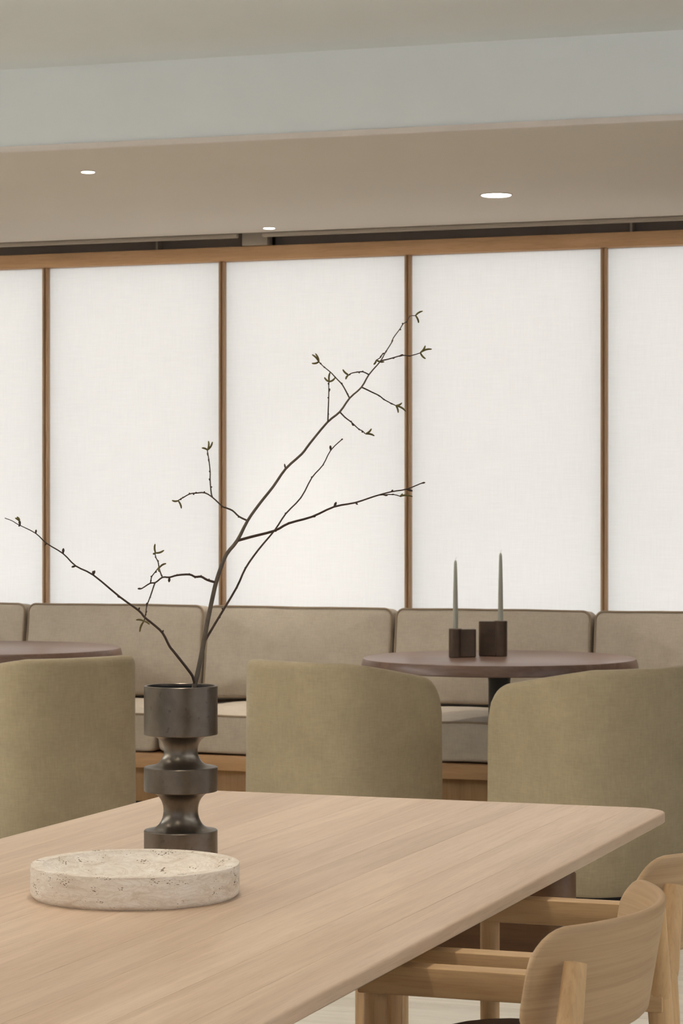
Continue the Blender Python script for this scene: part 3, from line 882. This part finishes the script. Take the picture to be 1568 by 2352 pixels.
TWIGS = [
  [(-16967,40134,10590,218), (-16990,40090,10712,213), (-17023,40045,10820,209), (-17240,39838,11187,192), (-17303,39777,11294,187), (-17388,39674,11525,178), (-17513,39568,11674,170), (-17632,39471,11796,162), (-17713,39397,11917,157), (-17970,39192,12151,142), (-18329,38895,12529,120), (-18569,38714,12684,108), (-18737,38566,12897,96), (-18959,38393,13070,84), (-19101,38269,13240,75), (-19311,38110,13373,63), (-19357,38075,13402,61), (-19424,38022,13454,57), (-19519,37951,13498,53)],
  [(-16740,40509,12373,188), (-16856,40385,12421,177), (-16931,40298,12479,169), (-17010,40216,12476,162), (-17082,40135,12519,155), (-17237,39974,12510,141), (-17341,39863,12474,131), (-17430,39769,12476,123), (-17514,39662,12388,113), (-17582,39589,12377,106), (-17687,39461,12287,94), (-17733,39412,12288,90)],
  [(-17430,39769,12476,105), (-17454,39785,12505,103), (-17520,39843,12609,95), (-17577,39917,12734,86), (-17636,39958,12809,80), (-17672,40001,12883,75)],
  [(-17582,39589,12377,90), (-17560,39565,12405,88), (-17512,39493,12489,82), (-17433,39434,12559,75), (-17332,39359,12643,68)],
  [(-17514,39662,12388,105), (-17523,39636,12359,104), (-17536,39500,12161,94), (-17553,39383,11996,86), (-17538,39307,11870,81), (-17533,39230,11750,75)],
  [(-16285,40849,13448,143), (-16464,40898,13519,136), (-16609,40952,13623,129), (-16750,40989,13673,123), (-16831,41009,13702,120), (-17046,41089,13857,111), (-17216,41137,13939,104), (-17392,41175,13936,97), (-17533,41205,13920,92), (-17671,41243,13859,87), (-17779,41272,13809,83)],
  [(-17046,41089,13857,105), (-17082,41115,13931,102), (-17142,41207,14155,94), (-17171,41278,14318,89), (-17230,41361,14525,81), (-17271,41408,14646,77), (-17286,41428,14697,75)],
  [(-16436,40737,13099,210), (-16160,40752,13172,200), (-15750,40773,13275,184), (-15490,40780,13404,173), (-15071,40800,13517,156), (-14668,40812,13690,140), (-14288,40832,13761,125), (-13944,40845,13869,111), (-13647,40858,13946,99), (-13377,40871,13989,89), (-13130,40879,14083,78), (-13048,40882,14105,75)],
  [(-13944,40845,13869,90), (-13874,40912,13891,86), (-13680,41091,13900,74), (-13576,41189,13863,68)],
  [(-16886,40270,11254,188), (-16880,40295,11328,186), (-16682,40520,11783,172), (-16461,40768,12278,157), (-16351,40916,12617,148), (-16179,41089,12936,138), (-15953,41298,13278,126), (-15803,41452,13569,117), (-15587,41641,13854,107), (-15443,41807,14209,97), (-15288,41945,14430,90), (-15182,42069,14699,82), (-15011,42212,14902,75)],
  [(-15065,41566,15176,113), (-15052,41556,15192,111), (-14991,41410,15410,97), (-14923,41248,15649,81), (-14883,41137,15808,71), (-14866,41106,15855,68)],
  [(-14719,41758,15602,113), (-14769,41797,15671,109), (-14901,41894,15846,98), (-15050,41967,15976,90), (-15170,42026,16081,82), (-15325,42090,16188,74), (-15434,42141,16279,68)],
  [(-14419,41933,16020,105), (-14428,41908,16028,104), (-14479,41776,16063,95), (-14542,41629,16049,87), (-14589,41516,16029,80), (-14615,41439,15995,75)],
  [(-14533,41856,15795,120), (-14512,41896,15786,118), (-14418,42086,15720,107), (-14335,42254,15661,97), (-14286,42370,15599,90), (-14202,42542,15532,80), (-14158,42626,15503,75)],
  [(-14869,41666,15360,120), (-14738,41587,15256,110), (-14608,41520,15176,100), (-14435,41420,15049,86), (-14351,41381,15013,80), (-14287,41342,14962,75)],
  [(-14242,42034,16256,105), (-14206,42022,16270,103), (-14067,41982,16291,97), (-13796,41900,16344,84), (-13623,41851,16333,77), (-13431,41792,16371,68)],
  [(-14170,42084,16407,83), (-14232,42134,16394,79), (-14309,42230,16335,73), (-14409,42317,16301,68)],
]
CATKINS = [(0,(-19319,38088,13453),(-19367,38037,13497)), (0,(-19313,38090,13461),(-19356,38080,13516)), (2,(-17665,40004,12891),(-17665,39987,13042)), (2,(-17665,40004,12891),(-17535,40063,12936)), (2,(-17665,40004,12891),(-17713,40002,12875)), (3,(-17318,39364,12643),(-17185,39356,12721)), (3,(-17325,39362,12658),(-17287,39313,12585)), (4,(-17537,39229,11743),(-17675,39222,11760)), (4,(-17537,39229,11743),(-17591,39179,11567)), (4,(-17537,39229,11743),(-17436,39231,11689)), (5,(-17784,41270,13802),(-17908,41289,13807)), (5,(-17784,41270,13802),(-17729,41286,13666)), (6,(-17283,41429,14704),(-17284,41471,14861)), (6,(-17283,41429,14704),(-17202,41455,14845)), (6,(-17283,41429,14704),(-17383,41411,14740)), (8,(-13597,41181,13870),(-13386,41212,13866)), (8,(-13597,41181,13870),(-13560,41212,13915)), (10,(-14862,41107,15863),(-14956,41121,15939)), (10,(-14862,41107,15863),(-14849,41115,16028)), (10,(-14862,41107,15863),(-14780,41168,15931)), (11,(-15434,42141,16279),(-15551,42121,16404)), (11,(-15434,42141,16279),(-15472,42072,16420)), (11,(-15434,42141,16279),(-15559,42129,16254)), (12,(-14625,41435,15995),(-14720,41413,16087)), (12,(-14625,41435,15995),(-14662,41397,15918)), (13,(-14150,42629,15499),(-14033,42611,15544)), (13,(-14150,42629,15499),(-13998,42730,15400)), (13,(-14150,42629,15499),(-14111,42640,15374)), (14,(-14278,41346,14958),(-14193,41403,15046)), (14,(-14278,41346,14958),(-14153,41438,14926)), (15,(-13424,41795,16378),(-13353,41847,16499)), (15,(-13424,41795,16378),(-13257,41908,16442)), (15,(-13424,41795,16378),(-13337,41812,16274)), (16,(-14412,42317,16299),(-14467,42335,16224)), (16,(-14412,42317,16299),(-14281,42356,16268)), (-1,(-13695,42361,17072),(-13595,42452,17156)), (-1,(-13695,42361,17072),(-13659,42421,16952)), ]
BUDS = [(0,(-17388,39674,11525),(-17365,39656,11575)), (0,(-17713,39397,11917),(-17687,39383,11969)), (0,(-17949,39199,12136),(-18005,39161,12166)), (0,(-18329,38895,12529),(-18345,38919,12600)), (0,(-18326,38896,12534),(-18303,38900,12608)), (0,(-18569,38714,12684),(-18642,38696,12665)), (0,(-18737,38566,12897),(-18724,38558,12988)), (0,(-18959,38393,13070),(-18987,38383,13037)), (0,(-19101,38269,13240),(-19091,38266,13303)), (0,(-19311,38110,13373),(-19337,38091,13362)), (0,(-19314,38109,13380),(-19326,38109,13461)), (0,(-17027,40044,10820),(-17036,40046,10857)), (1,(-17341,39863,12474),(-17357,39882,12388)), (1,(-17241,39973,12510),(-17256,39979,12525)), (1,(-17082,40135,12519),(-17096,40158,12537)), (1,(-17010,40216,12476),(-17022,40234,12453)), (1,(-16931,40298,12479),(-16945,40324,12504)), (1,(-16853,40386,12421),(-16871,40391,12409)), (1,(-16824,40396,12413),(-16820,40377,12444)), (1,(-17687,39461,12287),(-17757,39459,12287)), (2,(-17577,39917,12734),(-17592,39942,12768)), (2,(-17636,39958,12809),(-17657,39976,12827)), (2,(-17454,39785,12505),(-17448,39791,12520)), (3,(-17423,39437,12566),(-17400,39459,12584)), (3,(-17512,39493,12489),(-17516,39474,12505)), (3,(-17560,39565,12405),(-17565,39585,12435)), (4,(-17536,39500,12161),(-17548,39500,12124)), (4,(-17553,39383,11996),(-17547,39371,12053)), (4,(-17538,39307,11870),(-17532,39281,11834)), (4,(-17538,39307,11870),(-17534,39331,11921)), (5,(-16464,40898,13519),(-16493,40919,13508)), (5,(-16609,40952,13623),(-16622,40921,13638)), (5,(-16831,41009,13702),(-16849,41022,13684)), (5,(-17216,41137,13939),(-17225,41128,13966)), (5,(-17384,41178,13940),(-17401,41149,13947)), (5,(-17434,41160,13932),(-17437,41146,13901)), (5,(-17533,41205,13920),(-17547,41217,13940)), (5,(-17671,41243,13863),(-17698,41257,13852)), (5,(-17715,41227,13840),(-17704,41202,13813)), (6,(-17082,41115,14031),(-17077,41124,14054)), (6,(-17142,41207,14155),(-17149,41175,14193)), (6,(-17171,41278,14303),(-17190,41285,14334)), (6,(-17230,41361,14498),(-17230,41350,14552)), (6,(-17271,41408,14608),(-17283,41428,14662)), (7,(-14668,40812,13690),(-14642,40852,13773)), (7,(-15071,40800,13517),(-15008,40823,13521)), (7,(-14288,40832,13761),(-14257,40875,13727)), (7,(-15490,40780,13404),(-15490,40768,13426)), (7,(-13647,40858,13946),(-13608,40845,13980)), (7,(-13377,40871,13989),(-13277,40913,13957)), (7,(-13109,40886,14090),(-13044,40879,14105)), (7,(-15740,40777,13275),(-15719,40765,13260)), (8,(-13814,40933,13895),(-13742,40953,13884)), (8,(-13720,41076,13900),(-13673,41100,13903)), (9,(-15182,42069,14699),(-15184,42046,14783)), (9,(-15443,41807,14209),(-15441,41778,14224)), (9,(-15288,41945,14430),(-15285,41969,14442)), (9,(-15036,42203,14879),(-15003,42203,14906)), (9,(-16461,40768,12278),(-16457,40798,12273)), (9,(-16351,40916,12617),(-16368,40935,12632)), (9,(-16682,40520,11783),(-16666,40518,11753)), (9,(-16630,40539,11904),(-16636,40534,11934)), (9,(-15587,41641,13854),(-15584,41643,13873)), (9,(-15803,41452,13569),(-15817,41456,13588)), (10,(-14921,41248,15695),(-14909,41259,15756)), (10,(-14883,41137,15810),(-14890,41139,15848)), (10,(-14929,41245,15581),(-14938,41250,15604)), (10,(-14992,41410,15307),(-14997,41436,15323)), (11,(-14901,41894,15846),(-14920,41888,15889)), (11,(-15296,42100,16165),(-15327,42085,16188)), (11,(-15361,42077,16227),(-15395,42079,16259)), (11,(-14762,41799,15655),(-14768,41781,15693)), (11,(-15050,41967,15976),(-15068,41948,15998)), (12,(-14471,41778,16063),(-14494,41800,16080)), (12,(-14497,41645,16049),(-14505,41643,16030)), (12,(-14533,41632,16049),(-14545,41631,16060)), (12,(-14611,41508,16021),(-14630,41470,15989)), (13,(-14355,42246,15669),(-14317,42255,15649)), (13,(-14305,42363,15611),(-14270,42380,15588)), (13,(-14223,42534,15539),(-14170,42523,15519)), (14,(-14743,41585,15264),(-14738,41594,15249)), (14,(-14628,41513,15192),(-14595,41533,15177)), (14,(-14593,41525,15146),(-14555,41511,15107)), (14,(-14442,41417,15057),(-14412,41436,15027)), (14,(-14357,41379,15017),(-14345,41381,14979)), (15,(-14013,42001,16307),(-13973,42026,16308)), (15,(-13838,41885,16331),(-13770,41900,16358)), (15,(-13676,41832,16333),(-13622,41864,16326)), (16,(-14185,42079,16400),(-14222,42081,16389)), (16,(-14294,42235,16369),(-14303,42201,16329)), (-1,(-15712,41202,14355),(-15720,41171,14446)), (-1,(-16591,40643,12864),(-16602,40651,12909)), (-1,(-16105,40962,13745),(-16122,40985,13760)), (-1,(-15460,41334,14615),(-15444,41324,14611)), (-1,(-14070,42149,16590),(-14048,42154,16651)), (-1,(-13951,42229,16823),(-13924,42245,16824)), (-1,(-13898,42263,16916),(-13905,42249,16943)), (-1,(-13788,42325,17061),(-13793,42315,17068)), (-1,(-13856,42283,16948),(-13823,42283,16970)), (-1,(-14170,42084,16404),(-14138,42087,16457)), ]
br = thing('budding_branch', 'bare brown branch with side twigs and olive catkins standing in the vase', 'branch', (VX, VY, TZ))
def loc_(p): return Vector((p[0]*1e-4-VX, p[1]*1e-4-VY, p[2]*1e-4-TZ))
sp, sr = smooth_path([loc_(p) for p in MAIN_STEM], [p[3]*1e-5 for p in MAIN_STEM], 3)
bm = nb(); tube(bm, sp, sr, 10)
def bud(bm, a, b, r):
    a, b = loc_(a), loc_(b)
    d = b-a
    tube(bm, [a-d*0.1, a+d*0.25, a+d*0.55, a+d*0.85, b], [r*0.55, r*0.75, r, r*0.7, r*0.2], 6)
for i, a, b in BUDS:
    if i < 0: bud(bm, a, b, 0.0016)
# leaf scar
stem = obj('stem', bm, M['bark'], br, True, 60)
twigs = []
for i, tp in enumerate(TWIGS):
    p, r = smooth_path([loc_(q) for q in tp], [q[3]*1.18e-5 for q in tp], 3)
    bm = nb(); tube(bm, p, r, 8)
    for j, a, b in BUDS:
        if j == i:
            L = (loc_(b)-loc_(a)).length
            bud(bm, a, b, max(0.0016, min(0.0023, L*0.27)))
    twigs.append(obj('twig', bm, M['twig'], br, True, 60))
for i, a, b in CATKINS:
    A, B = loc_(a), loc_(b)
    d = B-A
    side = d.cross(Vector((0.3, 1, 0.2))).normalized()*(0.10*d.length*random.choice((-1, 1)))
    pts = [A-d*0.02, A+d*0.12+side*0.4, A+d*0.4+side, A+d*0.7+side*0.9, A+d*0.92+side*0.3, B+d*0.04]
    p, r = smooth_path(pts, [0.0009, 0.0015, 0.0017, 0.00165, 0.0013, 0.0005], 3)
    bm = nb(); tube(bm, p, r, 8)
    obj('catkin', bm, M['catkin'], twigs[i] if i >= 0 else stem, True, 60)
